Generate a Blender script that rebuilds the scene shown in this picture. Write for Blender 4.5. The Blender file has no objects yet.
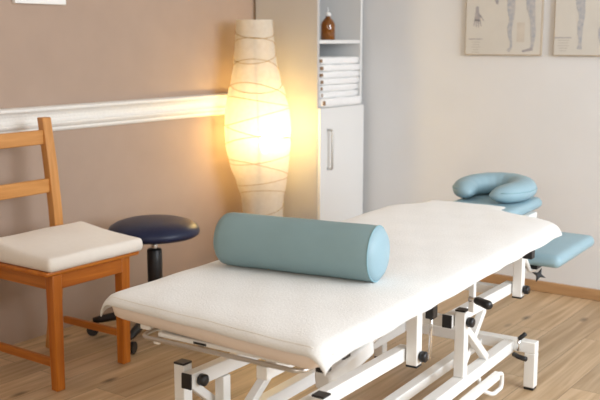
import bpy, bmesh, math, random
from mathutils import Vector, Matrix
random.seed(7)
sc = bpy.context.scene
col = sc.collection
PI = math.pi
R = math.radians

# ------------------------------------------------------------------ materials
def mat(name, base, rough=0.5, metal=0.0, noise=0.0, nscale=20.0, bump=0.0, bscale=60.0, spec=0.5, sheen=0.0, col2=None, stretch=None):
    m = bpy.data.materials.new(name); m.use_nodes = True
    nt = m.node_tree; b = nt.nodes['Principled BSDF']
    b.inputs['Base Color'].default_value = (*base, 1)
    b.inputs['Roughness'].default_value = rough
    b.inputs['Metallic'].default_value = metal
    b.inputs['Specular IOR Level'].default_value = spec
    if sheen:
        b.inputs['Sheen Weight'].default_value = sheen
    tc = nt.nodes.new('ShaderNodeTexCoord')
    src = tc.outputs['Object']
    if stretch:
        mp = nt.nodes.new('ShaderNodeMapping'); mp.inputs['Scale'].default_value = stretch
        nt.links.new(src, mp.inputs['Vector']); src = mp.outputs['Vector']
    if noise:
        n = nt.nodes.new('ShaderNodeTexNoise'); n.inputs['Scale'].default_value = nscale
        n.inputs['Detail'].default_value = 5
        nt.links.new(src, n.inputs['Vector'])
        r = nt.nodes.new('ShaderNodeValToRGB')
        c2 = col2 if col2 else tuple(c * (1 - noise) for c in base)
        r.color_ramp.elements[0].position = 0.3; r.color_ramp.elements[0].color = (*c2, 1)
        r.color_ramp.elements[1].position = 0.7; r.color_ramp.elements[1].color = (*base, 1)
        nt.links.new(n.outputs['Fac'], r.inputs['Fac'])
        nt.links.new(r.outputs['Color'], b.inputs['Base Color'])
    if bump:
        n2 = nt.nodes.new('ShaderNodeTexNoise'); n2.inputs['Scale'].default_value = bscale
        n2.inputs['Detail'].default_value = 4
        nt.links.new(src, n2.inputs['Vector'])
        bp = nt.nodes.new('ShaderNodeBump'); bp.inputs['Strength'].default_value = bump
        bp.inputs['Distance'].default_value = 0.01
        nt.links.new(n2.outputs['Fac'], bp.inputs['Height'])
        nt.links.new(bp.outputs['Normal'], b.inputs['Normal'])
    return m

def wood_mat(name, light, dark, axis='z', rough=0.4):
    m = bpy.data.materials.new(name); m.use_nodes = True
    nt = m.node_tree; b = nt.nodes['Principled BSDF']; b.inputs['Roughness'].default_value = rough
    tc = nt.nodes.new('ShaderNodeTexCoord')
    mp = nt.nodes.new('ShaderNodeMapping')
    s = {'x': (3, 40, 40), 'y': (40, 3, 40), 'z': (40, 40, 3)}[axis]
    mp.inputs['Scale'].default_value = s
    nt.links.new(tc.outputs['Object'], mp.inputs['Vector'])
    n = nt.nodes.new('ShaderNodeTexNoise'); n.inputs['Scale'].default_value = 1.0
    n.inputs['Detail'].default_value = 6; n.inputs['Distortion'].default_value = 0.6
    nt.links.new(mp.outputs['Vector'], n.inputs['Vector'])
    r = nt.nodes.new('ShaderNodeValToRGB')
    r.color_ramp.elements[0].position = 0.3; r.color_ramp.elements[0].color = (*dark, 1)
    r.color_ramp.elements[1].position = 0.65; r.color_ramp.elements[1].color = (*light, 1)
    nt.links.new(n.outputs['Fac'], r.inputs['Fac'])
    nt.links.new(r.outputs['Color'], b.inputs['Base Color'])
    return m

def floor_mat():
    m = bpy.data.materials.new('oak_floor'); m.use_nodes = True
    nt = m.node_tree; b = nt.nodes['Principled BSDF']
    b.inputs['Roughness'].default_value = 0.42
    tc = nt.nodes.new('ShaderNodeTexCoord')
    rot = nt.nodes.new('ShaderNodeMapping'); rot.inputs['Rotation'].default_value = (0, 0, PI / 2)
    nt.links.new(tc.outputs['Object'], rot.inputs['Vector'])
    br = nt.nodes.new('ShaderNodeTexBrick')
    br.inputs['Scale'].default_value = 1.0
    br.inputs['Brick Width'].default_value = 1.7
    br.inputs['Row Height'].default_value = 0.165
    br.inputs['Mortar Size'].default_value = 0.0016
    br.inputs['Mortar Smooth'].default_value = 0.3
    br.inputs['Color1'].default_value = (0, 0, 0, 1); br.inputs['Color2'].default_value = (1, 1, 1, 1)
    br.inputs['Mortar'].default_value = (0.5, 0.5, 0.5, 1)
    br.offset = 0.37
    nt.links.new(rot.outputs['Vector'], br.inputs['Vector'])
    # grain, shifted for every plank by the plank's own tone
    mp = nt.nodes.new('ShaderNodeMapping'); mp.inputs['Scale'].default_value = (28, 1.6, 1)
    nt.links.new(tc.outputs['Object'], mp.inputs['Vector'])
    add = nt.nodes.new('ShaderNodeVectorMath'); add.operation = 'MULTIPLY_ADD'
    add.inputs[1].default_value = (9, 7, 5)
    nt.links.new(br.outputs['Color'], add.inputs[0]); nt.links.new(mp.outputs['Vector'], add.inputs[2])
    n = nt.nodes.new('ShaderNodeTexNoise'); n.inputs['Scale'].default_value = 1.0; n.inputs['Detail'].default_value = 7
    n.inputs['Distortion'].default_value = 0.8
    nt.links.new(add.outputs['Vector'], n.inputs['Vector'])
    r = nt.nodes.new('ShaderNodeValToRGB')
    r.color_ramp.elements[0].position = 0.28; r.color_ramp.elements[0].color = (0.40, 0.26, 0.132, 1)
    r.color_ramp.elements[1].position = 0.72; r.color_ramp.elements[1].color = (0.68, 0.50, 0.32, 1)
    nt.links.new(n.outputs['Fac'], r.inputs['Fac'])
    # plank tone
    tone = nt.nodes.new('ShaderNodeMapRange'); tone.inputs['To Min'].default_value = 0.80; tone.inputs['To Max'].default_value = 1.1
    nt.links.new(br.outputs['Color'], tone.inputs['Value'])
    mul = nt.nodes.new('ShaderNodeVectorMath'); mul.operation = 'SCALE'
    nt.links.new(r.outputs['Color'], mul.inputs[0]); nt.links.new(tone.outputs['Result'], mul.inputs['Scale'])
    # knots
    kmp = nt.nodes.new('ShaderNodeMapping'); kmp.inputs['Scale'].default_value = (6.5, 2.6, 1)
    nt.links.new(tc.outputs['Object'], kmp.inputs['Vector'])
    vo = nt.nodes.new('ShaderNodeTexVoronoi'); vo.inputs['Scale'].default_value = 1.0
    nt.links.new(kmp.outputs['Vector'], vo.inputs['Vector'])
    kr = nt.nodes.new('ShaderNodeValToRGB')
    kr.color_ramp.elements[0].position = 0.03; kr.color_ramp.elements[0].color = (0.35, 0.35, 0.35, 1)
    kr.color_ramp.elements[1].position = 0.14; kr.color_ramp.elements[1].color = (1, 1, 1, 1)
    nt.links.new(vo.outputs['Distance'], kr.inputs['Fac'])
    km = nt.nodes.new('ShaderNodeVectorMath'); km.operation = 'MULTIPLY'
    nt.links.new(mul.outputs['Vector'], km.inputs[0]); nt.links.new(kr.outputs['Color'], km.inputs[1])
    # seams
    sm = nt.nodes.new('ShaderNodeMapRange'); sm.inputs['To Min'].default_value = 1.0; sm.inputs['To Max'].default_value = 0.5
    nt.links.new(br.outputs['Fac'], sm.inputs['Value'])
    s2 = nt.nodes.new('ShaderNodeVectorMath'); s2.operation = 'SCALE'
    nt.links.new(km.outputs['Vector'], s2.inputs[0]); nt.links.new(sm.outputs['Result'], s2.inputs['Scale'])
    nt.links.new(s2.outputs['Vector'], b.inputs['Base Color'])
    bp = nt.nodes.new('ShaderNodeBump'); bp.inputs['Strength'].default_value = 0.08; bp.inputs['Distance'].default_value = 0.004
    nt.links.new(n.outputs['Fac'], bp.inputs['Height']); nt.links.new(bp.outputs['Normal'], b.inputs['Normal'])
    return m

def paper_mat():
    m = bpy.data.materials.new('rice_paper'); m.use_nodes = True
    nt = m.node_tree; nt.nodes.remove(nt.nodes['Principled BSDF'])
    out = nt.nodes['Material Output']
    tc = nt.nodes.new('ShaderNodeTexCoord')
    n = nt.nodes.new('ShaderNodeTexNoise'); n.inputs['Scale'].default_value = 45; n.inputs['Detail'].default_value = 5
    nt.links.new(tc.outputs['Object'], n.inputs['Vector'])
    r = nt.nodes.new('ShaderNodeValToRGB')
    r.color_ramp.elements[0].position = 0.3; r.color_ramp.elements[0].color = (0.90, 0.84, 0.73, 1)
    r.color_ramp.elements[1].position = 0.7; r.color_ramp.elements[1].color = (0.96, 0.91, 0.81, 1)
    nt.links.new(n.outputs['Fac'], r.inputs['Fac'])
    # inner face darkened in colour to tone down the brightness of the lit shade
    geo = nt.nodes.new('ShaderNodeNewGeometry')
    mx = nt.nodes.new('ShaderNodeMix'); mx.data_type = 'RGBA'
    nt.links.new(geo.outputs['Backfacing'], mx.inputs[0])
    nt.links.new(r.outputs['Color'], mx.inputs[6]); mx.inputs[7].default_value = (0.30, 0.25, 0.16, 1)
    df = nt.nodes.new('ShaderNodeBsdfDiffuse'); tl = nt.nodes.new('ShaderNodeBsdfTranslucent')
    tp = nt.nodes.new('ShaderNodeBsdfTransparent'); tp.inputs['Color'].default_value = (1, 0.86, 0.56, 1)
    nt.links.new(mx.outputs[2], df.inputs['Color']); nt.links.new(r.outputs['Color'], tl.inputs['Color'])
    m1 = nt.nodes.new('ShaderNodeMixShader'); m1.inputs['Fac'].default_value = 0.14
    nt.links.new(df.outputs[0], m1.inputs[1]); nt.links.new(tl.outputs[0], m1.inputs[2])
    m2 = nt.nodes.new('ShaderNodeMixShader'); m2.inputs['Fac'].default_value = 0.33
    nt.links.new(m1.outputs[0], m2.inputs[1]); nt.links.new(tp.outputs[0], m2.inputs[2])
    nt.links.new(m2.outputs[0], out.inputs['Surface'])
    return m

def emit_mat(name, c, s):
    m = bpy.data.materials.new(name); m.use_nodes = True
    b = m.node_tree.nodes['Principled BSDF']
    b.inputs['Base Color'].default_value = (*c, 1)
    b.inputs['Emission Color'].default_value = (*c, 1); b.inputs['Emission Strength'].default_value = s
    return m

def glass_mat(name, c):
    m = bpy.data.materials.new(name); m.use_nodes = True
    b = m.node_tree.nodes['Principled BSDF']
    b.inputs['Base Color'].default_value = (*c, 1); b.inputs['Roughness'].default_value = 0.06
    b.inputs['Transmission Weight'].default_value = 0.55
    b.inputs['Coat Weight'].default_value = 0.5
    return m

M = {}
M['taupe'] = mat('taupe_plaster', (0.43, 0.318, 0.248), 0.85, noise=0.05, nscale=6, bump=0.05, bscale=180)
M['white_wall'] = mat('white_plaster', (0.785, 0.795, 0.805), 0.85, noise=0.03, nscale=4, bump=0.04, bscale=180)
M['ceiling'] = mat('ceiling_paint', (0.85, 0.83, 0.80), 0.9, noise=0.02, nscale=5)
M['floor'] = floor_mat()
M['moulding'] = mat('moulding_paint', (0.84, 0.82, 0.78), 0.5, noise=0.06, nscale=90, bump=0.25, bscale=110)
M['base_wood'] = wood_mat('skirting_oak', (0.52, 0.31, 0.15), (0.40, 0.22, 0.10), 'x')
M['chair_z'] = wood_mat('chair_wood_shaded_upright', (0.58, 0.185, 0.016), (0.40, 0.10, 0.006), 'z', 0.38)  # leg and seat wood: shade painted in as a darker, more saturated tone
M['chair_y'] = wood_mat('chair_wood_shaded_across', (0.58, 0.185, 0.016), (0.40, 0.10, 0.006), 'y', 0.38)
M['chair_x'] = wood_mat('chair_wood_shaded_deep', (0.56, 0.19, 0.026), (0.38, 0.11, 0.012), 'x', 0.38)
M['back_z'] = wood_mat('chair_back_lit_upright', (0.62, 0.29, 0.085), (0.48, 0.20, 0.045), 'z', 0.38)  # back of the same chair: its lit look painted in as lighter wood
M['back_y'] = wood_mat('chair_back_lit_across', (0.62, 0.29, 0.085), (0.48, 0.20, 0.045), 'y', 0.38)
M['cushion'] = mat('cushion_cotton', (0.86, 0.81, 0.74), 0.9, noise=0.03, nscale=50, bump=0.12, bscale=300, sheen=0.2)
M['navy'] = mat('navy_vinyl', (0.010, 0.017, 0.055), 0.38, noise=0.15, nscale=20, bump=0.05, bscale=250, spec=0.4)
M['black'] = mat('black_plastic', (0.012, 0.012, 0.014), 0.38, noise=0.2, nscale=40)
M['chrome'] = mat('chrome_steel', (0.78, 0.78, 0.78), 0.22, 1.0, noise=0.04, nscale=30)
M['steel'] = mat('brushed_steel', (0.62, 0.61, 0.59), 0.35, 1.0, noise=0.05, nscale=60)
M['white_metal'] = mat('white_powder_coat', (0.86, 0.85, 0.82), 0.35, noise=0.02, nscale=30, bump=0.02, bscale=400)
M['sheet'] = mat('white_terry_sheet', (0.80, 0.795, 0.77), 0.95, noise=0.03, nscale=16, bump=0.22, bscale=170, sheen=0.3)
M['hem'] = mat('sheet_hem', (0.84, 0.80, 0.74), 0.95, noise=0.04, nscale=40, bump=0.2, bscale=250)
M['mattress'] = mat('cream_vinyl', (0.80, 0.69, 0.60), 0.55, noise=0.03, nscale=14, bump=0.05, bscale=200)
M['blue'] = mat('dusty_blue_vinyl', (0.235, 0.345, 0.365), 0.5, noise=0.05, nscale=10, bump=0.07, bscale=450, spec=0.4)
M['blue_light'] = mat('pale_blue_vinyl', (0.290, 0.440, 0.510), 0.45, noise=0.05, nscale=10, bump=0.07, bscale=450, spec=0.45)
M['blue_seam'] = mat('blue_piping', (0.22, 0.39, 0.45), 0.5, noise=0.05, nscale=60)
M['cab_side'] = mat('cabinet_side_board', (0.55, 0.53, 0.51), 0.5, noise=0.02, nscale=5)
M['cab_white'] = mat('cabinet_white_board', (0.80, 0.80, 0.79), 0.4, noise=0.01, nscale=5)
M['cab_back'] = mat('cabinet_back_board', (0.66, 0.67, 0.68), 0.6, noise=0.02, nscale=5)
M['towel'] = mat('white_towel', (0.93, 0.93, 0.93), 0.95, noise=0.05, nscale=60, bump=0.4, bscale=220, sheen=0.3)
M['towel_mark'] = mat('towel_brown_mark', (0.30, 0.19, 0.11), 0.8, noise=0.3, nscale=50)
M['amber'] = glass_mat('amber_glass', (0.36, 0.115, 0.010))
M['amber_liquid'] = mat('dark_oil', (0.10, 0.028, 0.006), 0.3, noise=0.1, nscale=20)
M['cap'] = mat('white_cap', (0.86, 0.86, 0.85), 0.4, noise=0.02, nscale=30)
M['pink'] = mat('pink_card', (0.72, 0.50, 0.52), 0.6, noise=0.25, nscale=25, col2=(0.45, 0.50, 0.68))
M['paper'] = paper_mat()
M['wire'] = mat('tan_wire', (0.42, 0.28, 0.12), 0.6, noise=0.1, nscale=40)
M['bulb'] = emit_mat('bulb_glow', (1.0, 0.78, 0.45), 30)
M['chart'] = mat('chart_print', (0.68, 0.66, 0.61), 0.6, noise=0.05, nscale=9)
M['chart_edge'] = mat('chart_frame', (0.50, 0.41, 0.31), 0.5, noise=0.1, nscale=30)
M['ink_blue'] = mat('ink_blue_grey', (0.36, 0.39, 0.45), 0.7, noise=0.4, nscale=55, col2=(0.58, 0.56, 0.54))
M['ink_dark'] = mat('ink_dark_grey', (0.30, 0.30, 0.34), 0.7, noise=0.4, nscale=70, col2=(0.52, 0.48, 0.47))
M['ink_pale'] = mat('ink_pale_grey', (0.56, 0.53, 0.49), 0.7, noise=0.15, nscale=90)
M['ink_beige'] = mat('ink_beige', (0.66, 0.61, 0.54), 0.7, noise=0.1, nscale=20)
M['card'] = mat('white_card', (0.88, 0.88, 0.86), 0.5, noise=0.01, nscale=20)

# ------------------------------------------------------------------ mesh helpers
def link(name, bm, m, parent=None, smooth=False, bevel=0.0, segs=2, sub=0):
    me = bpy.data.meshes.new(name)
    bmesh.ops.recalc_face_normals(bm, faces=bm.faces)
    bm.to_mesh(me); bm.free()
    if isinstance(m, (list, tuple)):
        for x in m: me.materials.append(x)
    else:
        me.materials.append(m)
    o = bpy.data.objects.new(name, me); col.objects.link(o)
    if parent is not None:
        o.parent = parent
    if smooth:
        for p in me.polygons: p.use_smooth = True
    if bevel:
        b = o.modifiers.new('bevel', 'BEVEL'); b.width = bevel; b.segments = segs
        b.limit_method = 'ANGLE'; b.angle_limit = R(40)
        if not smooth:
            for p in me.polygons: p.use_smooth = True
            try: me.set_sharp_from_angle(angle=R(35))
            except Exception: pass
    if sub:
        s = o.modifiers.new('sub', 'SUBSURF'); s.levels = sub; s.render_levels = sub
    return o

def thing(name, loc, label, cat, group=None, rz=0.0):
    o = bpy.data.objects.new(name, None); col.objects.link(o)
    o.empty_display_size = 0.1
    o.location = loc; o.rotation_euler = (0, 0, rz)
    o['label'] = label; o['category'] = cat
    if group: o['group'] = group
    return o

def mark(o, label, cat, group=None):
    o['label'] = label; o['category'] = cat
    if group: o['group'] = group
    return o

def struct(o):
    o['kind'] = 'structure'; return o

def box(x0, x1, y0, y1, z0, z1, bm=None):
    bm = bm or bmesh.new()
    vs = [bm.verts.new(p) for p in ((x0,y0,z0),(x1,y0,z0),(x1,y1,z0),(x0,y1,z0),(x0,y0,z1),(x1,y0,z1),(x1,y1,z1),(x0,y1,z1))]
    for f in ((0,1,2,3),(4,5,6,7),(0,1,5,4),(1,2,6,5),(2,3,7,6),(3,0,4,7)):
        bm.faces.new([vs[i] for i in f])
    return bm

def beam(a, b, w, h, up=(0,0,1), bm=None):
    """rectangular bar from a to b; w across, h along 'up'"""
    bm = bm or bmesh.new()
    a = Vector(a); b = Vector(b); d = (b - a).normalized(); u = Vector(up)
    s = d.cross(u)
    if s.length < 1e-4: s = d.cross(Vector((0,1,0)))
    s.normalize(); u = s.cross(d).normalized()
    vs = []
    for p in (a, b):
        for i, j in ((-1,-1),(1,-1),(1,1),(-1,1)):
            vs.append(bm.verts.new(p + s*(w/2*i) + u*(h/2*j)))
    for f in ((0,1,2,3),(4,5,6,7),(0,1,5,4),(1,2,6,5),(2,3,7,6),(3,0,4,7)):
        bm.faces.new([vs[i] for i in f])
    return bm

def tube(pts, rad, n=12, closed=False, bm=None, cap=True, flat=None):
    """swept round tube; rad a number or list; flat=(axis, scale) squashes"""
    bm = bm or bmesh.new()
    pts = [Vector(p) for p in pts]; N = len(pts)
    rads = rad if isinstance(rad, (list, tuple)) else [rad]*N
    prev = None; rings = []
    for i, p in enumerate(pts):
        if closed:
            d = pts[(i+1) % N] - pts[i-1]
        else:
            d = pts[min(i+1, N-1)] - pts[max(i-1, 0)]
        d.normalize()
        if prev is None:
            a = Vector((0,0,1)) if abs(d.z) < 0.9 else Vector((1,0,0))
            u = (a - d*a.dot(d)).normalized()
        else:
            u = (prev - d*prev.dot(d)).normalized()
        prev = u; v = d.cross(u)
        ring = []
        for k in range(n):
            t = 2*PI*k/n
            o = (u*math.cos(t) + v*math.sin(t))*rads[i]
            if flat: o.z *= flat
            ring.append(bm.verts.new(p + o))
        rings.append(ring)
    for i in range(N if closed else N-1):
        r0, r1 = rings[i], rings[(i+1) % N]
        for k in range(n):
            bm.faces.new((r0[k], r0[(k+1)%n], r1[(k+1)%n], r1[k]))
    if cap and not closed:
        bm.faces.new(list(reversed(rings[0]))); bm.faces.new(rings[-1])
    return bm

def lathe(prof, n=32, c=(0,0,0), bm=None):
    """profile of (r, z) around a vertical axis at c"""
    bm = bm or bmesh.new()
    rings = []
    for r, z in prof:
        if r < 1e-6:
            rings.append([bm.verts.new((c[0], c[1], c[2]+z))])
        else:
            rings.append([bm.verts.new((c[0]+r*math.cos(2*PI*k/n), c[1]+r*math.sin(2*PI*k/n), c[2]+z)) for k in range(n)])
    for a, b in zip(rings, rings[1:]):
        if len(a) == 1 and len(b) == 1: continue
        for k in range(n):
            if len(a) == 1: bm.faces.new((a[0], b[(k+1)%n], b[k]))
            elif len(b) == 1: bm.faces.new((a[k], a[(k+1)%n], b[0]))
            else: bm.faces.new((a[k], a[(k+1)%n], b[(k+1)%n], b[k]))
    return bm

def cyl(a, b, r, n=20, bm=None):
    return tube([a, b], r, n, bm=bm)

def rounded(pts, r, n=5):
    """polyline with rounded corners"""
    pts = [Vector(p) for p in pts]; out = [pts[0]]
    for i in range(1, len(pts)-1):
        p = pts[i]; a = (pts[i-1]-p); b = (pts[i+1]-p)
        q = min(r, a.length*0.45, b.length*0.45)
        a.normalize(); b.normalize()
        for k in range(n+1):
            t = k/n
            out.append((p+a*q)*(1-t)**2 + p*2*t*(1-t) + (p+b*q)*t*t)
    out.append(pts[-1]); return out

def pad(x0, x1, y0, y1, z0, z1, crown=0.0, nx=14, ny=14, edge=0.02, corner=0.03, fn=None, belly=0.0):
    """soft cushion: closed grid, rounded corners in plan, rounded edges, crowned top"""
    bm = bmesh.new()
    cx, cy = (x0+x1)/2, (y0+y1)/2; hx, hy = (x1-x0)/2, (y1-y0)/2
    def plan(u, v):
        # square (-1..1) to rounded rectangle
        x, y = u*hx, v*hy
        ax, ay = hx-corner, hy-corner
        if abs(x) > ax and abs(y) > ay:
            dx, dy = (abs(x)-ax)/corner, (abs(y)-ay)/corner
            m = max(dx, dy); l = math.hypot(dx, dy)
            if l > 1e-6:
                dx, dy = dx/l*m, dy/l*m
            x = math.copysign(ax+dx*corner, x); y = math.copysign(ay+dy*corner, y)
        return cx+x, cy+y
    us = [math.sin((i/nx-0.5)*PI*0.98)/math.sin(PI*0.49) for i in range(nx+1)]
    vs = [math.sin((i/ny-0.5)*PI*0.98)/math.sin(PI*0.49) for i in range(ny+1)]
    def edge_d(u, v):
        return min((1-abs(u))*hx, (1-abs(v))*hy)
    top, bot = {}, {}
    zm = (z0+z1)/2
    for i, u in enumerate(us):
        for j, v in enumerate(vs):
            x, y = plan(u, v)
            d = edge_d(u, v)
            k = math.sqrt(max(0, 1-(1-min(d/edge, 1))**2))
            c = crown*(1-u*u)*(1-v*v)
            zt = zm + (z1-zm)*k + c
            zb = zm + (z0-zm)*k - belly*(1-u*u)*(1-v*v)
            if fn:
                zt = zt + fn(x, y, 1)*k; zb = zb + fn(x, y, 0)*k
            top[i,j] = bm.verts.new((x, y, zt))
            on = i in (0, nx) or j in (0, ny)
            bot[i,j] = top[i,j] if on else bm.verts.new((x, y, zb))
    for i in range(nx):
        for j in range(ny):
            bm.faces.new((top[i,j], top[i+1,j], top[i+1,j+1], top[i,j+1]))
            q = [bot[i,j], bot[i,j+1], bot[i+1,j+1], bot[i+1,j]]
            if len(set(q)) >= 3:
                try: bm.faces.new(q)
                except ValueError: pass
    return bm

# ------------------------------------------------------------------ room
XL, YB = -3.33, 4.685
struct(link('floor', box(XL-0.1, 2.6, -2.2, YB+0.1, -0.05, 0), M['floor']))
struct(link('wall_left', box(XL-0.1, XL, -2.2, YB+0.1, 0, 2.6), M['taupe']))
struct(link('wall_back', box(XL, 2.6, YB, YB+0.1, 0, 2.6), M['white_wall']))
struct(link('ceiling', box(XL-0.1, 2.6, -2.2, YB+0.1, 2.6, 2.7), M['ceiling']))
struct(link('baseboard_back', box(-2.88, 2.6, YB-0.016, YB, 0, 0.058), M['base_wood'], bevel=0.004))

# moulded dado rail along the left wall (profile swept along y)
prof = [(0,0.922),(0.010,0.922),(0.016,0.930),(0.016,0.940),(0.024,0.946),(0.030,0.955),(0.030,0.963),(0.020,0.970),
        (0.016,0.980),(0.018,0.995),(0.026,1.008),(0.034,1.014),(0.040,1.020),(0.040,1.030),(0.030,1.036),(0,1.036)]
bm = bmesh.new(); ra = []; rb = []
for dx, z in prof:
    ra.append(bm.verts.new((XL+dx, -2.2, z))); rb.append(bm.verts.new((XL+dx, 4.176, z)))
for i in range(len(prof)-1):
    bm.faces.new((ra[i], ra[i+1], rb[i+1], rb[i]))
bm.faces.new(ra); bm.faces.new(rb)
struct(link('trim_1', bm, M['moulding']))

# ------------------------------------------------------------------ white picture on the left wall (only its lower edge is in view)
t = thing('picture', (XL, 2.693, 1.475), 'white framed picture high on the brown wall, only its lower edge showing above the chair', 'picture')
link('frame', box(0.0, 0.022, -0.137, 0.137, 0, 0.40), M['card'], t, bevel=0.003)
link('picture_print', box(0.0221, 0.0235, -0.105, 0.105, 0.05, 0.35), M['cab_white'], t)

# ------------------------------------------------------------------ cabinet
CX, CY0, CY1 = -2.89, 4.183, 4.636
t = thing('tall_cabinet', (-3.11, 4.417, 0), 'tall narrow white cabinet with open shelves above a closed door, behind the paper lamp', 'cabinet')
ox, oy = -3.11, 4.417
def cb(name, x0, x1, y0, y1, z0, z1, m, bevel=0.002, parent=None):
    return link(name, box(x0-ox, x1-ox, y0-oy, y1-oy, z0, z1), m, parent or t, bevel=bevel)
XB = XL+0.018
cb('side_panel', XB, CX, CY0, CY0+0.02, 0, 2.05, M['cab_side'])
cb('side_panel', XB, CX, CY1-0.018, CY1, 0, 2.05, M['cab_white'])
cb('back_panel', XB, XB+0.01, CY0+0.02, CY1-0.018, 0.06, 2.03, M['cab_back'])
cb('top_panel', XB+0.01, CX, CY0+0.02, CY1-0.018, 2.03, 2.05, M['cab_white'])
cb('plinth', CX-0.05, CX-0.035, CY0+0.02, CY1-0.018, 0, 0.06, M['cab_white'])
cb('shelf', XB+0.01, CX-0.004, CY0+0.02, CY1-0.018, 1.303, 1.323, M['cab_white'])
cb('shelf', XB+0.01, CX-0.004, CY0+0.02, CY1-0.018, 1.675, 1.695, M['cab_white'])
cb('shelf', XB+0.01, CX-0.004, CY0+0.02, CY1-0.018, 0.938, 0.958, M['cab_white'])
cb('shelf', XB+0.01, CX-0.05, CY0+0.02, CY1-0.018, 0.06, 0.08, M['cab_white'])
door = cb('door', CX, CX+0.018, CY0+0.003, CY1-0.003, 0.065, 0.955, M['cab_white'])
hy = 4.258
hb = tube(rounded([(CX+0.018, hy, 0.835), (CX+0.05, hy, 0.835), (CX+0.05, hy, 0.62), (CX+0.018, hy, 0.62)], 0.028, 6), 0.007, 10)
bmesh.ops.translate(hb, verts=hb.verts, vec=(-ox, -oy, 0))
link('handle', hb, M['steel'], door, smooth=True)

# brown glass bottle with a white dropper cap, on the shelf
bx, by, bz = -2.960, 4.385, 1.323
t = thing('bottle', (bx, by, bz), 'amber glass bottle with a white cap standing on the open cabinet shelf', 'bottle')
k = 0.040
link('glass_body', lathe([(0,0),(k*0.92,0),(k,0.004),(k,0.080),(k*0.96,0.092),(k*0.72,0.108),(k*0.42,0.119),(k*0.34,0.124),(k*0.34,0.130),(0,0.130)], 28), M['amber'], t, smooth=True)
cap = link('cap', lathe([(0,0.1302),(0.0165,0.1302),(0.0165,0.146),(0.013,0.150),(0.007,0.152),(0.0055,0.154),(0,0.154)], 20), M['cap'], t, smooth=True)
link('nozzle', tube([(0,0,0.154),(0,0,0.168),(0.002,-0.004,0.178)], [0.004,0.003,0.002], 10), M['cap'], cap, smooth=True)
mark(link('small_carton', box(-3.08, -2.985, 4.209, 4.228, 1.323, 1.425), M['pink'], bevel=0.002),
    'small pink carton tucked beside the amber bottle against the shelf side', 'carton')

# folded towels: three-layer folds with a rounded front
def towel(z, h, y0, y1, xf, i, label):
    t = thing('folded_towel', ((xf-3.26)/2, (y0+y1)/2, z), label, 'towel', 'white towels folded in a stack in the cabinet')
    cx0, cy0 = (xf-3.26)/2, (y0+y1)/2
    rnd = random.Random(i)
    bm = bmesh.new()
    n = 16; ny = 12
    half = h/2*1.0
    L0 = -3.26-cx0; L1 = xf-cx0
    rows = []
    for j in range(ny+1):
        y = y0-cy0 + (y1-y0)*j/ny
        e = min(j, ny-j)/1.5; s = min(1.0, 0.88+0.12*e)
        wob = 0.0012*math.sin(j*1.3+i*2.1)
        fx = L1 + 0.006*math.sin(j*0.8+i) - (0.006 if j in (0, ny) else 0)
        rx = half*0.55
        outl = [(L0, -half*s), (L0+(fx-L0)*0.5, -half*s), (fx-rx, -half*s)]
        for a in range(1, 8):
            ang = -PI/2 + PI*a/8
            # two visible fold leaves, a shallow groove between them
            g = 1 - 0.16*math.exp(-((ang)/0.18)**2)
            outl.append((fx-rx+rx*math.cos(ang)*g, half*s*math.sin(ang)))
        outl += [(fx-rx, half*s), (L0+(fx-L0)*0.5, half*s), (L0, half*s)]
        rows.append([bm.verts.new((x, y, half+zz+wob*(1 if zz > 0 else 0.2))) for x, zz in outl])
    m = len(rows[0])
    for j in range(ny):
        for a in range(m):
            bm.faces.new((rows[j][a], rows[j][(a+1)%m], rows[j+1][(a+1)%m], rows[j+1][a]))
    bm.faces.new(rows[0]); bm.faces.new(rows[-1])
    link('cloth', bm, M['towel'], t, smooth=True)
    # small brown block at the left end
    link('mark', box(L1-0.016, L1+0.0015, y0-cy0+0.006, y0-cy0+0.024, half*0.5, half*1.5), M['towel_mark'], t, bevel=0.001)
names = ['lowest folded white towel, wider and jutting out over the cabinet door',
         'second folded white towel from the bottom of the cabinet stack',
         'third folded white towel from the bottom of the cabinet stack',
         'middle folded white towel of the seven stacked in the cabinet',
         'third folded white towel from the top of the cabinet stack',
         'folded white towel just below the topmost of the cabinet stack',
         'topmost folded white towel of the cabinet stack, under the bottle shelf']
z = 0.9585
hs = [0.049, 0.033, 0.035, 0.035, 0.036, 0.037, 0.039]
for i, h in enumerate(hs):
    y0 = 4.207 + 0.003*math.sin(i*2); y1 = 4.6165 - 0.007*abs(math.sin(i*1.7)); xf = -2.886 + 0.005*math.sin(i*3)
    if i == 0: xf = -2.868; y0 = 4.2055; y1 = 4.617
    towel(z, h, y0, y1, xf, i, names[i]); z += h + 0.0012

# ------------------------------------------------------------------ anatomical charts on the back wall
def strip(pts, bm=None):
    """flat tapered ribbon in the chart's own x-z plane: (x, z, half width)"""
    bm = bm or bmesh.new(); rows = []
    for i, (x, z, w) in enumerate(pts):
        a = pts[max(i-1,0)]; b = pts[min(i+1,len(pts)-1)]
        dx, dz = b[0]-a[0], b[1]-a[1]; l = math.hypot(dx, dz) or 1
        nx, nz = -dz/l*w, dx/l*w
        rows.append((bm.verts.new((x-nx, 0, z-nz)), bm.verts.new((x+nx, 0, z+nz))))
    for a, b in zip(rows, rows[1:]):
        bm.faces.new((a[0], a[1], b[1], b[0]))
    return bm
def chart(x0, x1, z0, label):
    w = x1-x0
    t = thing('anatomy_chart', ((x0+x1)/2, YB, z0), label, 'poster', 'anatomy charts on the white wall')
    H = 0.62
    f = bmesh.new(); hw = w/2
    link('frame', box(-hw, hw, -0.022, -0.001, 0, H), M['chart_edge'], t, bevel=0.002)
    link('chart_sheet', box(-hw+0.005, hw-0.005, -0.0235, -0.0222, 0.005, H-0.005), M['chart'], t)
    return t
def draw(t, name, strips, m, dy=-0.0242):
    for s in strips:
        o = link(name, strip(s), m, t); o.location = (0, dy, 0)
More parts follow.
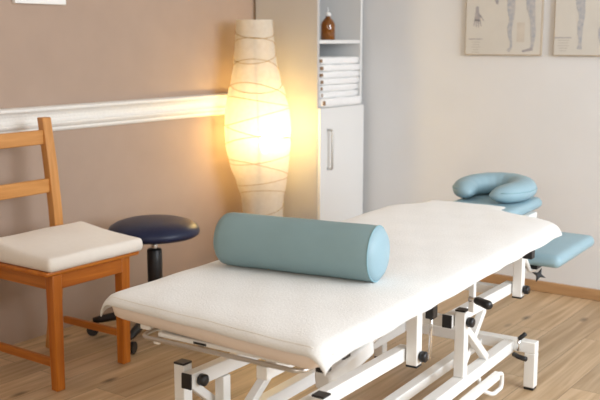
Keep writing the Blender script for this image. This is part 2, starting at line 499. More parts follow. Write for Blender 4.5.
X0 = -2.257; X1 = -1.830
t = chart(X0, X1, 1.243, 'left anatomy chart on the white wall showing a hand and two standing legs')
def px1(u, v):   # pixel of the chart to its own coordinates
    return ((u-465)/76.0-0.5)*(X1-X0), (55-v)/55.0*0.291
def leg(pts, f):
    out = []
    for u, v, w in pts:
        x, z = f(u, v); out.append((x, z, w*0.0056*0.95))
    return out
draw(t, 'leg_drawing', [leg([(510,-28,5.5),(510,-10,5),(510.5,0,4.4),(511,10,4),(511.5,18,2.8),(511,23,2.2),(510,29,2.6),(510.5,36,1.8),(512,42,1.1),(512,47,1.2),(509,51,2.0)], px1)], M['ink_blue'])
draw(t, 'leg_drawing', [leg([(528,-28,6),(529,-10,5.4),(529.5,0,4.8),(530,10,4.2),(532,19,2.8),(532.5,25,2.4),(533,32,2.8),(533,40,1.9),(532.5,46,1.4),(531.5,49,2.0)], px1)], M['ink_blue'])
draw(t, 'foot_drawing', [leg([(533,48.5,1.6),(529,49.5,1.3),(523,51,0.8)], px1)], M['ink_dark'], -0.0246)
draw(t, 'torso_drawing', [leg([(519,-58,2.5),(519,-50,9),(519,-36,8),(519,-24,11)], px1)], M['ink_blue'])
draw(t, 'hand_drawing', [leg([(477,7,1.4),(477,12,1.9),(477.5,18,3.2),(477.5,21,2.8)], px1)] +
     [leg([(477.5+a*0.8, 20, .7), (477.5+a*1.25, 28-abs(a-.5)*.6, .45)], px1) for a in (-3.0,-1.0,1.0,3.0)] +
     [leg([(479.5,15,.8),(484,21,.5)], px1)], M['ink_dark'])
draw(t, 'small_drawing', [leg([(496,-4,2.2),(496.5,1,2),(497,5,1)], px1)], M['ink_dark'])
draw(t, 'knee_patch', [leg([(521,23,4),(521,42,4)], px1)], M['ink_beige'], -0.0239)
draw(t, 'caption', [leg([(469,39,.45),(483,39,.45)], px1)], M['ink_dark'])
draw(t, 'caption', [leg([(472+a, 42+k*2.5, .3), (481-a, 42+k*2.5, .3)], px1) for k, a in enumerate((0,1,0,1.5,.5))], M['ink_pale'])
X0 = -1.766; X1 = -1.328
t = chart(X0, X1, 1.243, 'right anatomy chart on the white wall showing one striding leg, cut by the photo edge')
def px2(u, v):
    return ((u-553)/79.0-0.5)*(X1-X0), (56-v)/56.0*0.291
draw(t, 'leg_drawing', [leg([(576,-28,6.2),(576,-10,5.4),(576.5,0,4.8),(577,8,4.2),(578.5,16,3.2),(578.5,21,2.6),(577.5,27,2.8),(577.5,34,2.4),(578,40,1.6),(578,45,1.4),(577.5,49.5,2.6)], px2)], M['ink_blue'])
draw(t, 'torso_drawing', [leg([(578,-58,2.5),(578,-50,9),(578,-36,8),(578,-24,10)], px2)], M['ink_blue'])
draw(t, 'muscle_drawing', [leg([(600,-6,3),(599,4,4),(598.5,12,3.5),(598.5,17,1.6)], px2)], M['ink_dark'])
draw(t, 'skull_drawing', [leg([(600.5,26,3),(599.5,31,6),(599.5,39,5.5),(600,46,3)], px2)], M['ink_blue'])
draw(t, 'hand_drawing', [leg([(562,-6,2),(562,-1,2),(562.5,2,.8)], px2)], M['ink_dark'])
draw(t, 'caption', [leg([(554,38.5,.45),(570,38.5,.45)], px2)], M['ink_dark'])
draw(t, 'caption', [leg([(557+a, 41+k*2.5, .3), (568-a, 41+k*2.5, .3)], px2) for k, a in enumerate((0,1,0,1.5,2.5))], M['ink_pale'])

# ------------------------------------------------------------------ paper floor lamp
LX, LY = -3.115, 3.945
t = thing('floor_lamp', (LX, LY, 0), 'tall glowing wavy paper floor lamp standing in the corner beside the cabinet', 'lamp')
# z, radius, centre shift along the camera-facing width
LP = [(0.02,0.105,0.0),(0.10,0.125,0.005),(0.20,0.128,0.012),(0.30,0.112,0.018),(0.385,0.108,0.026),(0.47,0.112,0.024),(0.56,0.135,0.018),(0.66,0.160,0.008),
      (0.76,0.176,0.002),(0.86,0.180,0.0),(0.95,0.173,0.0),(1.04,0.153,-0.004),(1.12,0.130,-0.008),(1.20,0.114,-0.010),(1.28,0.106,-0.012),(1.36,0.100,-0.013),(1.427,0.097,-0.014)]
def lamp_at(z):
    for a, b in zip(LP, LP[1:]):
        if a[0] <= z <= b[0]:
            k = (z-a[0])/(b[0]-a[0]); k = k*k*(3-2*k)*0.5 + k*0.5
            return a[1]+(b[1]-a[1])*k, a[2]+(b[2]-a[2])*k
    return (LP[-1][1:] if z > 1 else LP[0][1:])
SX, SY = math.cos(R(35.7)), math.sin(R(35.7))
bm = bmesh.new(); rings = []; n = 48; NZ = 90
for i in range(NZ+1):
    z = 0.02+1.407*i/NZ; r, s = lamp_at(z); ring = []
    for k in range(n):
        th = 2*PI*k/n
        rr = r*(1+0.010*math.sin(6*th+z*9)+0.006*math.sin(3*th-z*23))
        ring.append(bm.verts.new((s*SX+rr*math.cos(th), s*SY+rr*math.sin(th), z)))
    rings.append(ring)
for a, b in zip(rings, rings[1:]):
    for k in range(n):
        bm.faces.new((a[k], a[(k+1)%n], b[(k+1)%n], b[k]))
link('lamp_shade', bm, M['paper'], t, smooth=True)
rnd = random.Random(5)
for z0, tilt, ph in ((0.42,.03,0),(0.50,.035,2.4),(0.57,.02,1.0),(0.645,.05,3.4),(0.70,.03,0.4),(0.775,.055,2.2),(0.85,.04,4.6),(0.915,.05,1.2),(1.0,.03,3.6),(1.045,.06,2.9),(1.10,.05,5.6),(1.18,.045,2.6),(1.24,.04,5.9),(1.305,.03,2.6),(1.36,.03,5.4)):
    pts = []
    for k in range(40):
        th = 2*PI*k/40
        z = z0+tilt*math.sin(th+ph)
        r, s = lamp_at(z); r += 0.0022
        r *= (1+0.010*math.sin(6*th+z*9)+0.006*math.sin(3*th-z*23))
        pts.append((s*SX+r*math.cos(th), s*SY+r*math.sin(th), z))
    link('wire_hoop', tube(pts, 0.0017, 6, closed=True), M['wire'], t, smooth=True)
for th in (0.2, 1.4, 2.5, 3.7, 4.35, 5.4):
    pts = []
    for i in range(40):
        z = 0.025+1.398*i/39; r, s = lamp_at(z); r *= (1+0.010*math.sin(6*th+z*9)+0.006*math.sin(3*th-z*23)); r -= 0.004
        pts.append((s*SX+r*math.cos(th), s*SY+r*math.sin(th), z))
    link('upright_wire', tube(pts, 0.0018, 6), M['wire'], t, smooth=True)
link('lamp_base', lathe([(0,0.0),(0.10,0.0),(0.104,0.006),(0.104,0.018),(0,0.018)], 32), M['black'], t, smooth=True)
link('lamp_stem', cyl((0,0,0.018),(0,0,0.70),0.008,12), M['black'], t, smooth=True)
BX, BY, BZ = 0.066, -0.022, 0.775
link('socket_arm', tube([(0,0,0.69),(0.03,-0.018,0.715),(BX,BY,0.735),(BX,BY,0.752)], 0.010, 10), M['black'], t, smooth=True)
b = lathe([(0,-0.048),(0.012,-0.046),(0.016,-0.025),(0.028,-0.006),(0.031,0.01),(0.026,0.028),(0.012,0.038),(0,0.040)], 20, (BX, BY, BZ))
link('bulb', b, M['bulb'], t, smooth=True)

# ------------------------------------------------------------------ wooden chair
hx, hy0 = -2.92, 2.40
t = thing('wooden_chair', (hx, hy0, 0), 'orange-brown wooden chair with a ladder back and white seat cushion, against the brown wall', 'chair')
def ch(name, bm, m, bevel=0.004):
    bmesh.ops.translate(bm, verts=bm.verts, vec=(-hx, -hy0, 0))
    return link(name, bm, m, t, bevel=bevel)
def taper(x, y, a0, a1, z0, z1, dx=0, dy=0):
    bm = bmesh.new(); vs = []
    for z, a, ex, ey in ((z0, a0, 0, 0), (z1, a1, dx, dy)):
        for i, j in ((-1,-1),(1,-1),(1,1),(-1,1)):
            vs.append(bm.verts.new((x+ex+i*a/2, y+ey+j*a/2, z)))
    for f in ((0,1,2,3),(4,5,6,7),(0,1,5,4),(1,2,6,5),(2,3,7,6),(3,0,4,7)):
        bm.faces.new([vs[i] for i in f])
    return bm
YN, YF = 2.230, 2.594
ch('leg', taper(-2.742, YN, 0.038, 0.045, 0, 0.456), M['chair_z'])
ch('leg', taper(-2.765, YF, 0.040, 0.046, 0, 0.456, 0.008), M['chair_z'])
def back_post(y):
    bm = bmesh.new(); rows = []
    for x, z, d in ((-3.168,0,0.036),(-3.122,0.25,0.040),(-3.098,0.50,0.040),(-3.104,0.62,0.040),(-3.122,0.80,0.041),(-3.150,1.004,0.038)):
        rows.append([bm.verts.new((x+i*d/2, y+j*0.0225, z)) for i, j in ((-1,-1),(1,-1),(1,1),(-1,1))])
    for a, b in zip(rows, rows[1:]):
        for k in range(4): bm.faces.new((a[k], a[(k+1)%4], b[(k+1)%4], b[k]))
    bm.faces.new(rows[0]); bm.faces.new(rows[-1]); return bm
YP = 2.550
ch('back_leg', back_post(YP), M['back_z']); ch('back_leg', back_post(2.205), M['back_z'])
ch('back_slat', box(-3.150, -3.132, 2.222, YP-0.018, 0.893, 0.953), M['back_y'])
ch('back_slat', box(-3.126, -3.108, 2.222, YP-0.018, 0.692, 0.752), M['back_y'])
ch('seat_rail', box(-2.775, -2.735, YN+0.02, YF-0.02, 0.393, 0.456), M['chair_y'])
ch('seat_rail', box(-3.082, -2.772, YN-0.012, YN+0.012, 0.393, 0.456), M['chair_x'])
ch('seat_rail', box(-3.082, -2.772, YF-0.012, YF+0.008, 0.393, 0.456), M['chair_x'])
ch('seat_rail', box(-3.105, -3.085, 2.225, YP-0.02, 0.393, 0.456), M['chair_y'])
ch('seat_board', box(-3.078, -2.712, 2.172, 2.650, 0.4565, 0.474), M['chair_y'], 0.006)
ch('stretcher', beam((-3.108,YN,0.105),(-2.768,YN,0.105),0.020,0.034), M['chair_x'])
ch('stretcher', beam((-3.112,YF-0.012,0.128),(-2.776,YF-0.005,0.128),0.020,0.030), M['chair_x'])
b = lathe([(0,0),(0.006,0),(0.005,0.002),(0,0.003)], 12); bmesh.ops.rotate(b, verts=b.verts, cent=(0,0,0), matrix=Matrix.Rotation(PI/2, 3, 'Y'))
bmesh.ops.translate(b, verts=b.verts, vec=(-2.7305, YN-0.010, 0.43))
ch('screw', b, M['chrome'], 0)
def cush_fn(x, y, top):
    return 0.002*math.sin(x*22+y*9)*math.sin(y*17) + 0.030*max(0.0, min(1.0, (0.13-x)/0.30))**1.3 if top else 0
b = pad(-0.185, 0.193, -0.243, 0.243, 0.0, 0.052, crown=0.020, nx=26, ny=28, edge=0.014, corner=0.020, fn=cush_fn)
c = link('seat_cushion', b, M['cushion'], None, smooth=True); c.location = (-2.885, 2.418, 0.4745)
c.name = 'seat_cushion'; mark(c, 'white padded cushion lying on the wooden chair seat', 'cushion')

# ------------------------------------------------------------------ rolling stool
SXc, SYc = -2.930, 2.955
t = thing('rolling_stool', (SXc, SYc, 0), 'round dark navy stool on a black five-star caster base, beside the wooden chair', 'stool')
r = 0.205
link('seat', lathe([(0,0.455),(r*0.75,0.455),(r*0.93,0.458),(r*0.985,0.466),(r,0.476),(r*0.99,0.488),(r*0.95,0.501),(r*0.84,0.516),(r*0.64,0.529),(r*0.35,0.537),(0,0.540)], 48), M['navy'], t, smooth=True)
link('seat_plate', lathe([(0,0.440),(0.07,0.440),(0.09,0.4545),(0,0.4545)], 24), M['black'], t, smooth=True)
link('gas_lift', cyl((0,0,0.37),(0,0,0.44),0.014,16), M['chrome'], t, smooth=True)
link('column', lathe([(0,0.10),(0.034,0.10),(0.034,0.392),(0.030,0.397),(0.018,0.400),(0,0.400)], 20), M['black'], t, smooth=True)
link('hub', lathe([(0,0.062),(0.040,0.062),(0.045,0.075),(0.040,0.105),(0.032,0.112),(0,0.112)], 20), M['black'], t, smooth=True)
for k in range(5):
    a = R(218+72*k); ca, sa = math.cos(a), math.sin(a)
    arm = link('base_arm', tube([(0.03*ca,0.03*sa,0.095),(0.15*ca,0.15*sa,0.092),(0.25*ca,0.25*sa,0.072),(0.285*ca,0.285*sa,0.066)], [0.024,0.021,0.018,0.012], 10), M['black'], t, smooth=True)
    wx, wy = 0.285*ca, 0.285*sa
    cs = bmesh.new()
    for s in (-1, 1):
        p = Vector((wx - sa*0.012*s, wy + ca*0.012*s, 0.027)); q = Vector((wx - sa*0.028*s, wy + ca*0.028*s, 0.027))
        tube([p, q], 0.0265, 16, bm=cs)
    link('caster', cs, M['black'], arm, smooth=False)

# ------------------------------------------------------------------ treatment table
TW, TS = -1.42, 2.50                      # table's own axes: w across, s along its length
TH = R(3)
def T2W(w, s, z):                         # table axes to the room
    return (w*math.cos(TH) - s*math.sin(TH), w*math.sin(TH) + s*math.cos(TH), z)
table = thing('treatment_table', T2W(TW, TS, 0), 'white steel framed massage table with hydraulic underframe, draped in a white sheet', 'massage table', rz=TH)
def loc(bm):
    bmesh.ops.translate(bm, verts=bm.verts, vec=(-TW, -TS, 0)); return bm
def tp(name, bm, m, parent=None, bevel=0.003, smooth=False):
    return link(name, loc(bm), m, parent or table, smooth=smooth, bevel=bevel)
WM = M['white_metal']
a = 0.037
WR, WL = -1.19, -1.65
# floor base: two cross feet, rails, legs with black caps
for s in (3.36, 1.42):
    tp('cross_bar', box(-1.775, -1.085, s-0.021, s+0.021, 0.146, 0.190), WM)
    for w in (-1.106, -1.754):
        lg = tp('base_leg', box(w-0.021, w+0.021, s-0.0205, s+0.0205, 0.010, 0.1455), WM)
        tp('foot_cap', box(w-0.019, w+0.019, s-0.019, s+0.019, 0.0, 0.0099), M['black'], lg, 0.002)
for w in (WR, WL):
    tp('base_rail', box(w-0.021, w+0.021, 1.442, 3.338, 0.142, 0.186), WM)
tp('base_rail', box(-1.335, -1.297, 1.442, 3.338, 0.135, 0.170), WM)
# upright base posts and links
def post(name, w, s, z0, z1, cap='top'):
    p = tp(name, box(w-a/2, w+a/2, s-a/2, s+a/2, z0, z1), WM)
    if cap == 'top':
        tp('end_cap', box(w-a/2-.0005, w+a/2+.0005, s-a/2-.0005, s+a/2+.0005, z1, z1+0.006), M['black'], p, 0.002)
    else:
        tp('end_cap', box(w-a/2-.0005, w+a/2+.0005, s-a/2-.0005, s+a/2+.0005, z0-0.006, z0), M['black'], p, 0.002)
    return p
def knob(parent, w0, w1, s, z, r=0.017):
    d = 1 if w1 > w0 else -1
    pts = [(w0, s, z), (w0+d*0.004, s, z), (w0+d*0.0045, s, z), (w1-d*0.004, s, z), (w1, s, z)]
    return tp('pivot_knob', tube(pts, [r*0.7, r*0.7, r, r, r*0.72], 18), M['black'], parent, 0, True)
S_E, S_C = 1.955, 2.87
S_B, S_A = 2.50, 3.425
ZP = 0.381                                   # lower pivots
for w, sd in ((WR, 1), (WL, -1)):
    lw = w - sd*(a+0.003)                      # links run inside the posts
    for s0, s1, z1 in ((S_E, S_B, 0.368), (S_C, S_A, 0.368)):
        p = post('base_post', w, s0, 0.1865, 0.418)
        kw = w+a/2 if sd > 0 else lw+0.017
        knob(p, kw, kw+0.024, s0+0.004, ZP)
        q = post('hanging_post', w, s1, 0.340 if sd > 0 else 0.354, 0.5445 if s1 < 3 else 0.5445, 'bottom')
        knob(q, kw, kw+0.024, s1+0.004, z1)
        la = Vector((lw, s0-0.030, ZP+0.001)); lb = Vector((lw, s1+0.02, z1))
        d = (lb-la).normalized()
        arm = tp('swing_arm', beam(la, lb, 0.034, 0.044), WM)
        tp('end_cap', beam(la-d*0.006, la-d*0.0001, 0.035, 0.045), M['black'], arm, 0.002)
        # diagonal brace from the post head down to the base rail
        tp('brace', beam((w, s0+0.026, 0.350), (w, s0+0.225, 0.188), 0.026, 0.026), WM)
    # strut beside the near post and long diagonal of the lift
tp('strut', box(WL+0.024, WL+0.058, 2.068, 2.102, 0.187, 0.352), WM)
tp('lift_brace', beam((WL+0.075, 2.09, 0.19), (WL+0.075, 2.33, 0.345), 0.030, 0.026), WM)
tp('lift_brace', beam((-1.224, 2.96, 0.187), (-1.224, 3.145, 0.352), 0.026, 0.026), WM)
# cross shafts of the lift and the motor
tp('cross_shaft', box(WL+0.0575, WR-0.0575, S_A-0.018, S_A+0.018, 0.335, 0.371), WM)
tp('cross_shaft', box(WL+0.060, WR-0.060, S_C-0.018, S_C+0.018, 0.355, 0.391), WM)
act = tp('actuator', beam((-1.42, 2.34, 0.285), (-1.42, 2.62, 0.33), 0.064, 0.064), M['white_metal'], bevel=0.012)
tp('piston', cyl((-1.42, 2.622, 0.331), (-1.42, 2.86, 0.366), 0.016, 14), M['chrome'], act, 0, True)
# top frame
for w in (-1.135, -1.675):
    tp('top_rail', box(w-0.018, w+0.018, 1.83, 3.38, 0.545, 0.575), WM)
for s in (1.85, 2.50, 2.87, 3.36):
    tp('top_cross_rail', box(-1.6565, -1.1535, s-0.016, s+0.016, 0.546, 0.574), WM)
for w in (-1.30, -1.56):
    tp('head_rail', box(w-0.015, w+0.015, 3.377, 3.90, 0.560, 0.590), WM)
# inner longitudinal bar below the head of the sheet (paler, seen behind the near swing arm)
tp('inner_rail', box(-1.335, -1.300, 1.87, 2.86, 0.462, 0.498), WM)
for s in (1.95, 2.40, 2.80):
    tp('rail_hanger', box(-1.329, -1.306, s-0.012, s+0.012, 0.4985, 0.5515), M['black'], bevel=0.003)
tp('drop_strut', box(-1.159, -1.139, 2.845, 2.865, 0.425, 0.5495), WM)
# wire loop under the foot end that carries the paper roll
lp = rounded([(-1.614, 1.87, 0.566), (-1.614, 1.743, 0.562), (-1.112, 1.743, 0.562), (-1.112, 1.87, 0.566)], 0.035, 7)
tp('paper_roll_loop', tube(lp, 0.0058, 12), M['steel'], bevel=0, smooth=True)
tp('loop_bracket', box(-1.575, -1.555, 1.748, 1.760, 0.546, 0.560), WM, bevel=0.004)
tp('foot_tray', box(-1.575, -1.165, 1.768, 1.828, 0.560, 0.572), WM)
tp('tray_slot', box(-1.455, -1.415, 1.7665, 1.7679, 0.563, 0.569), M['black'], bevel=0)
# levers, handle and foot pedals on the near side
br = tp('lever_bracket', box(-1.112, -1.086, 2.405, 2.437, 0.522, 0.572), M['black'])
tp('release_lever', tube([(-1.099, 2.420, 0.530), (-1.097, 2.418, 0.505), (-1.088, 2.390, 0.408)], 0.0048, 10), M['chrome'], br, 0, True)
hd = tp('side_handle', tube([(-1.150,2.83,0.475),(-1.120,2.83,0.474)], 0.009, 12), M['chrome'], bevel=0, smooth=True)
tp('grip', tube([(-1.128,2.832,0.474),(-1.120,2.828,0.474),(-1.095,2.815,0.473),(-1.072,2.803,0.472),(-1.064,2.798,0.471)], [0.010,0.0135,0.014,0.0155,0.011], 14), M['black'], hd, 0, True)
tp('corner_block', box(-1.135, -1.105, 1.835, 1.865, 0.530, 0.5495), M['black'])
tp('frame_block', box(-1.116, -1.092, 1.90, 1.935, 0.548, 0.5755), M['black'])
tp('frame_block', box(-1.116, -1.080, 3.24, 3.275, 0.535, 0.5755), M['black'])
pd = tp('pedal_rod', tube([(-1.148,3.335,0.155),(-1.144,3.318,0.160),(-1.142,3.318,0.205)], 0.006, 10), M['chrome'], bevel=0, smooth=True)
tp('pedal_grip', tube([(-1.142,3.318,0.204),(-1.136,3.318,0.210),(-1.118,3.318,0.228)], 0.0085, 10), M['black'], pd, 0, True)
tp('pedal_grip', tube([(-1.160,3.318,0.140),(-1.138,3.305,0.138),(-1.103,3.29,0.139)], 0.0095, 10), M['black'], pd, 0, True)
# foot bar on the near side that switches the lift
fb = tp('foot_bar', box(-1.160, -1.138, 1.60, 3.12, 0.105, 0.135), WM)
tp('foot_bar_bracket', tube(rounded([(-1.149,3.115,0.120),(-1.145,3.155,0.120),(-1.145,3.155,0.062),(-1.150,3.08,0.058),(-1.17,3.02,0.09),(-1.185,3.02,0.143)], 0.02, 5), 0.008, 10), WM, fb, 0, True)
tp('transport_wheel', cyl((-1.185,2.60,0.03),(-1.155,2.60,0.03),0.03,22), M['black'], bevel=0.004)
tp('wheel_fork', box(-1.178,-1.162,2.592,2.608,0.05,0.1415), WM)
# mattress, headrest and armrest
MW0, MW1 = -1.760, -1.065
mt = pad(-0.352, 0.352, -0.840, 0.840, 0.576, 0.638, 0.0, nx=20, ny=30, edge=0.024, corner=0.04)
for v in mt.verts:                              # front edge sits slightly askew
    if v.co.y < 0: v.co.y += (-v.co.x)*0.10*(-v.co.y/0.825)
bmesh.ops.translate(mt, verts=mt.verts, vec=((MW0+MW1)/2, 1.742+0.840, 0))
tp('mattress', mt, M['mattress'], bevel=0, smooth=True)
hp = pad(-1.605, -1.290, 3.425, 4.02, 0.592, 0.639, 0.0, nx=16, ny=20, edge=0.025, corner=0.05)
tp('headrest', hp, M['blue_light'], bevel=0, smooth=True)
def armpad(sd):
    w0, w1 = (-1.310, -1.055) if sd > 0 else (-1.875, -1.620)
    ap = pad(w0, w1, 3.50, 4.00, 0.445, 0.496, 0.010, nx=18, ny=22, edge=0.024, corner=0.028)
    ar = tp('armrest', ap, M['blue_light'], bevel=0, smooth=True)
    wm = (w0+w1)/2
    bk = tp('armrest_bracket', tube(rounded([(wm, 3.62, 0.444), (wm, 3.60, 0.418), (wm, 3.53, 0.418), (wm-sd*0.01, 3.47, 0.50), (wm-sd*0.02, 3.41, 0.575)], 0.02, 5), 0.009, 10), WM, ar, 0, True)
    tp('bracket_plate', box(wm-0.03, wm+0.03, 3.525, 3.60, 0.428, 0.4435), M['black'], ar, 0.003)
    sk = bmesh.new()
    star = []
    c = Vector((wm+sd*0.040, 3.520, 0.410))
    n = 8
    d = Vector((0.5, -0.8, 0.25)).normalized(); u = d.cross(Vector((0,0,1))).normalized(); v = u.cross(d)
    f0, f1 = [], []
    for k in range(n):
        rr = 0.030 if k % 2 == 0 else 0.010
        p = c + (u*math.cos(2*PI*k/n+0.4) + v*math.sin(2*PI*k/n+0.4))*rr
        f0.append(sk.verts.new(p - d*0.007)); f1.append(sk.verts.new(p + d*0.007))
    sk.faces.new(f0); sk.faces.new(f1)
    for k in range(n): sk.faces.new((f0[k], f0[(k+1)%n], f1[(k+1)%n], f1[k]))
    tp('star_knob', sk, M['black'], ar, 0.003)
armpad(1); armpad(-1)

# ------------------------------------------------------------------ the sheet, draped over mattress and head section
def smooth01(t):
    t = max(0, min(1, t)); return t*t*(3-2*t)
ZS = 0.6415
S0, S1 = 1.777, 3.655
SB = 3.425
def sheet_lims(s):
    k = smooth01((s-SB+0.01)/0.19)
    return MW0 + 0.012 + k*(-1.655-MW0-0.012), MW1 - 0.012 + k*(-1.355-MW1+0.012)
def roll(e, r, drop_gain=1.0):
    """arc-length e past the edge -> (outward, down)"""
    if e <= 0: return 0.0, 0.0
    q = r*PI/2
    if e < q:
        return r*math.sin(e/r), r*(1-math.cos(e/r))
    return r, r + (e-q)*drop_gain
bm = bmesh.new()
over_l, over_r, over_f, over_b = 0.070, 0.063, 0.046, 0.050
rr = 0.042
NU, NV = 86, 150
grid = {}
rs = random.Random(3)
def wr(x, y):
    return (0.0016*math.sin(x*17+math.sin(y*9)*1.2)*math.sin(y*7+0.6) + 0.0011*math.sin(x*41+y*23) + 0.0009*math.sin(x*9-y*31))
for j in range(NV+1):
    sv = S0-over_f + (S1+over_b-S0+over_f)*j/NV
    if sv < S0: ev = S0-sv; bs = S0; sg = -1
    elif sv > S1: ev = sv-S1; bs = S1; sg = 1
    else: ev = 0; bs = sv; sg = 0
    w0, w1 = sheet_lims(bs)
    for i in range(NU+1):
        # q spans the width plus the two overhangs
        tot = (w1-w0)+over_l+over_r
        q = -over_l + tot*i/NU
        if q < 0: eu = -q; bw = w0; su = -1
        elif q > w1-w0: eu = q-(w1-w0); bw = w1; su = 1
        else: eu = 0; bw = w0+q; su = 0
        # rounding starts a little inside the edge: shrink base rectangle by rr
        e = math.hypot(eu, ev)
        if e > 0:
            o, d = roll(e, rr)
            du, dv = eu/e, ev/e
            # flare of the hem
            fl = max(0, e-0.05)*0.18
            x = bw + su*du*(o+fl); y = bs + sg*dv*(o+fl); z = ZS - d
            if eu > 0 and ev > 0:        # cloth gathers to a drooping point at the corner
                z -= 0.10*min(eu, ev)
                x += su*0.10*min(eu, ev)
        else:
            x, y, z = bw, bs, ZS
        if sg < 0 or bs < S0+0.25:
            y += -(x-(MW0+MW1)/2)*0.10*smooth01((S0+0.25-bs)/0.25)
        # shoulders soften toward the edges
        din = min(x-w0 if True else 0, w1-x, bs-S0+0.0, S1-bs)
        if e == 0:
            z -= 0.006*math.exp(-max(din,0)/0.03)
            z += wr(x, y)*0.45 + 0.0015
        else:
            hs_ = min(1, e/0.09)
            x += su*0.004*hs_*math.sin(y*26+0.7*math.sin(y*11)); y += sg*0.003*hs_*math.sin(x*24)
            z += wr(x, y)*0.5 - 0.006 + 0.0015
        grid[i,j] = bm.verts.new((x, y, z+0.002))
for i in range(NU):
    for j in range(NV):
        f = bm.faces.new((grid[i,j], grid[i+1,j], grid[i+1,j+1], grid[i,j+1]))
        if i < 2 or i >= NU-2 or j < 2: f.material_index = 0
i0 = NU - 2
stitch_r = [grid[i0, j].co + Vector((0.0045, 0, 0.0015)) for j in range(4, NV-12)]
stitch_f = [grid[i, 2].co + Vector((0, -0.0045, 0.0015)) for i in range(5, NU-5)]
cx, cy, _ = T2W(TW, TS, 0)
bmesh.ops.translate(bm, verts=bm.verts, vec=(-TW, -TS, 0))
sheet = link('bed_sheet', bm, [M['sheet'], M['hem']], None, smooth=True)
sheet.location = (cx, cy, 0); sheet.rotation_euler = (0, 0, TH)
sm = sheet.modifiers.new('solid', 'SOLIDIFY'); sm.thickness = 0.004; sm.offset = 1
mark(sheet, 'white terry sheet draped over the massage table, its hem hanging at the corners', 'sheet')
for st in (stitch_r, stitch_f):
    b = tube([v + Vector((-TW, -TS, 0)) for v in st], 0.0013, 6)
    link('hem_stitch', b, M['hem'], sheet, smooth=True)

# ------------------------------------------------------------------ bolster
def bolster():
    r, Lh = 0.080, 0.249
    bm = bmesh.new(); n = 48
    prof = [(-Lh, 0), (-Lh-0.004+0.004, r*0.55), (-Lh+0.004, r*0.85), (-Lh+0.014, r*0.965), (-Lh+0.030, r)]
    prof += [(-Lh+0.030+(2*Lh-0.036)*k/14, r*(1+0.006*math.sin(k*1.1))) for k in range(1, 14)]
    prof += [(Lh-0.006, r*0.998), (Lh-0.002, r*0.99), (Lh, r*0.975)]
    return r, Lh, prof
r, Lh, prof = bolster()
e0 = T2W(-1.675, 2.215, 0); e1 = T2W(-1.222, 2.27, 0)
bx_, by_ = (e0[0]+e1[0])/2, (e0[1]+e1[1])/2
ang = math.atan2(e1[1]-e0[1], e1[0]-e0[0])
ZB = ZS+0.0085+r
t = thing('bolster', (bx_, by_, ZB-r), 'blue vinyl cylindrical bolster cushion lying across the middle of the massage table', 'bolster', rz=ang)
bm = lathe([(p[1], p[0]) for p in prof], 48)
bmesh.ops.rotate(bm, verts=bm.verts, cent=(0,0,0), matrix=Matrix.Rotation(PI/2, 3, 'Y'))
bmesh.ops.translate(bm, verts=bm.verts, vec=(0,0,r))
link('cover', bm, M['blue'], t, smooth=True)
bm = lathe([(r*0.975, Lh), (r*0.93, Lh+0.006), (r*0.80, Lh+0.014), (r*0.5, Lh+0.022), (0, Lh+0.025)], 48)
bmesh.ops.rotate(bm, verts=bm.verts, cent=(0,0,0), matrix=Matrix.Rotation(PI/2, 3, 'Y'))
bmesh.ops.translate(bm, verts=bm.verts, vec=(0,0,r))
link('end_panel', bm, M['blue_light'], t, smooth=True)['label'] = 'paler blue round end panel'
pts = [(Lh, r*0.985*math.cos(2*PI*k/48), r+r*0.985*math.sin(2*PI*k/48)) for k in range(48)]
link('piping', tube(pts, 0.0022, 8, closed=True), M['blue_seam'], t, smooth=True)
link('zip', tube([(-Lh+0.04, 0.02, r-r*0.965), (Lh-0.04, 0.02, r-r*0.965)], 0.0015, 8), M['blue_seam'], t, smooth=True)

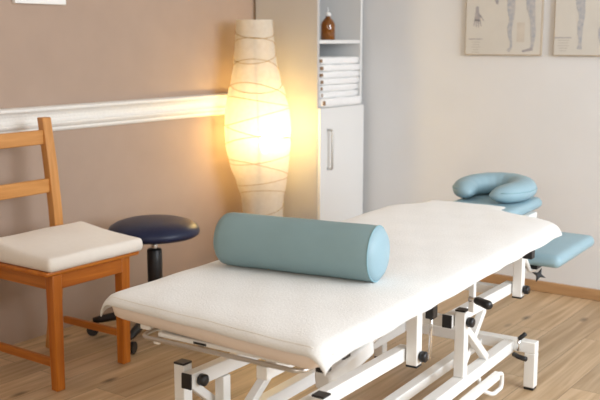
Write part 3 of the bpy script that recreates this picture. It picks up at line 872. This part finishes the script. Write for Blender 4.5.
# ------------------------------------------------------------------ horseshoe face pillow
pc = T2W(-1.465, 3.845, 0)
t = thing('face_pillow', (pc[0], pc[1], 0.640), 'blue horseshoe face pillow resting on the headrest at the far table end', 'pillow', rz=TH+R(-6))
ctr = []; rad = []
N = 34
for k in range(N+1):
    th_ = R(-68) + R(316)*k/N           # opens toward the table
    a_ = 0.118; b_ = 0.140
    x = a_*math.cos(th_); y = b_*math.sin(th_)
    ctr.append((x, y, 0.049*((0.045+0.021*math.sin(PI*k/N)**0.7)/0.066)))
    e = min(k, N-k)/4.0
    rr_ = (0.045+0.021*math.sin(PI*k/N)**0.7)*math.sqrt(max(0.02, 1-(1-min(e,1))**2))
    rad.append(rr_*(1+0.02*math.sin(k*2.1)))
bm = tube(ctr, rad, 20, flat=0.74)
link('pillow_cover', bm, M['blue_light'], t, smooth=True, sub=1)
pts = [(c_[0]*1.0*(1+0.56*(rad[i]/0.068)), c_[1]*(1+0.47*(rad[i]/0.068)), 0.050) for i, c_ in enumerate(ctr)][2:-2]
link('piping', tube(pts, 0.002, 8), M['blue_seam'], t, smooth=True)

# ------------------------------------------------------------------ light
def area(name, locn, target, sx, sy, power, color):
    l = bpy.data.lights.new(name, 'AREA'); l.shape = 'RECTANGLE'; l.size = sx; l.size_y = sy
    l.energy = power; l.color = color
    o = bpy.data.objects.new(name, l); col.objects.link(o); o.location = locn
    d = Vector(target) - Vector(locn); o.rotation_euler = d.to_track_quat('-Z', 'Y').to_euler()
    return o
area('window_daylight', (2.4, 2.6, 1.75), (-2.2, 3.0, 0.75), 2.6, 1.6, 150, (0.90, 0.98, 1.07))
area('rear_fill_light', (0.2, -2.0, 2.0), (-2.0, 3.2, 0.8), 2.4, 1.4, 37, (1.0, 0.96, 0.90))  # added fill from behind the camera, no window known there
l = bpy.data.lights.new('lamp_bulb', 'POINT'); l.energy = 19; l.color = (1.0, 0.80, 0.42); l.shadow_soft_size = 0.035
o = bpy.data.objects.new('lamp_bulb_light', l); col.objects.link(o); o.location = (LX+BX, LY+BY, BZ)
o.location.z += 0.055
w = bpy.data.worlds.new('world'); sc.world = w; w.use_nodes = True
bg = w.node_tree.nodes['Background']; bg.inputs['Color'].default_value = (1.0, 0.80, 0.56, 1); bg.inputs['Strength'].default_value = 0.31

# ------------------------------------------------------------------ camera
cam = bpy.data.cameras.new('camera'); co = bpy.data.objects.new('camera', cam); col.objects.link(co)
F = 935.0
cam.sensor_width = 36; cam.lens = F*36/600
pitch = math.atan2(200-40.5, F)
co.location = (0, 0, 1.32); co.rotation_euler = (PI/2-pitch, 0, R(35.7))
cam.clip_start = 0.05
cam.dof.use_dof = True; cam.dof.focus_distance = 2.95; cam.dof.aperture_fstop = 4.2
sc.camera = co
sc.view_settings.view_transform = 'Standard'; sc.view_settings.look = 'None'
sc.view_settings.exposure = 0.13
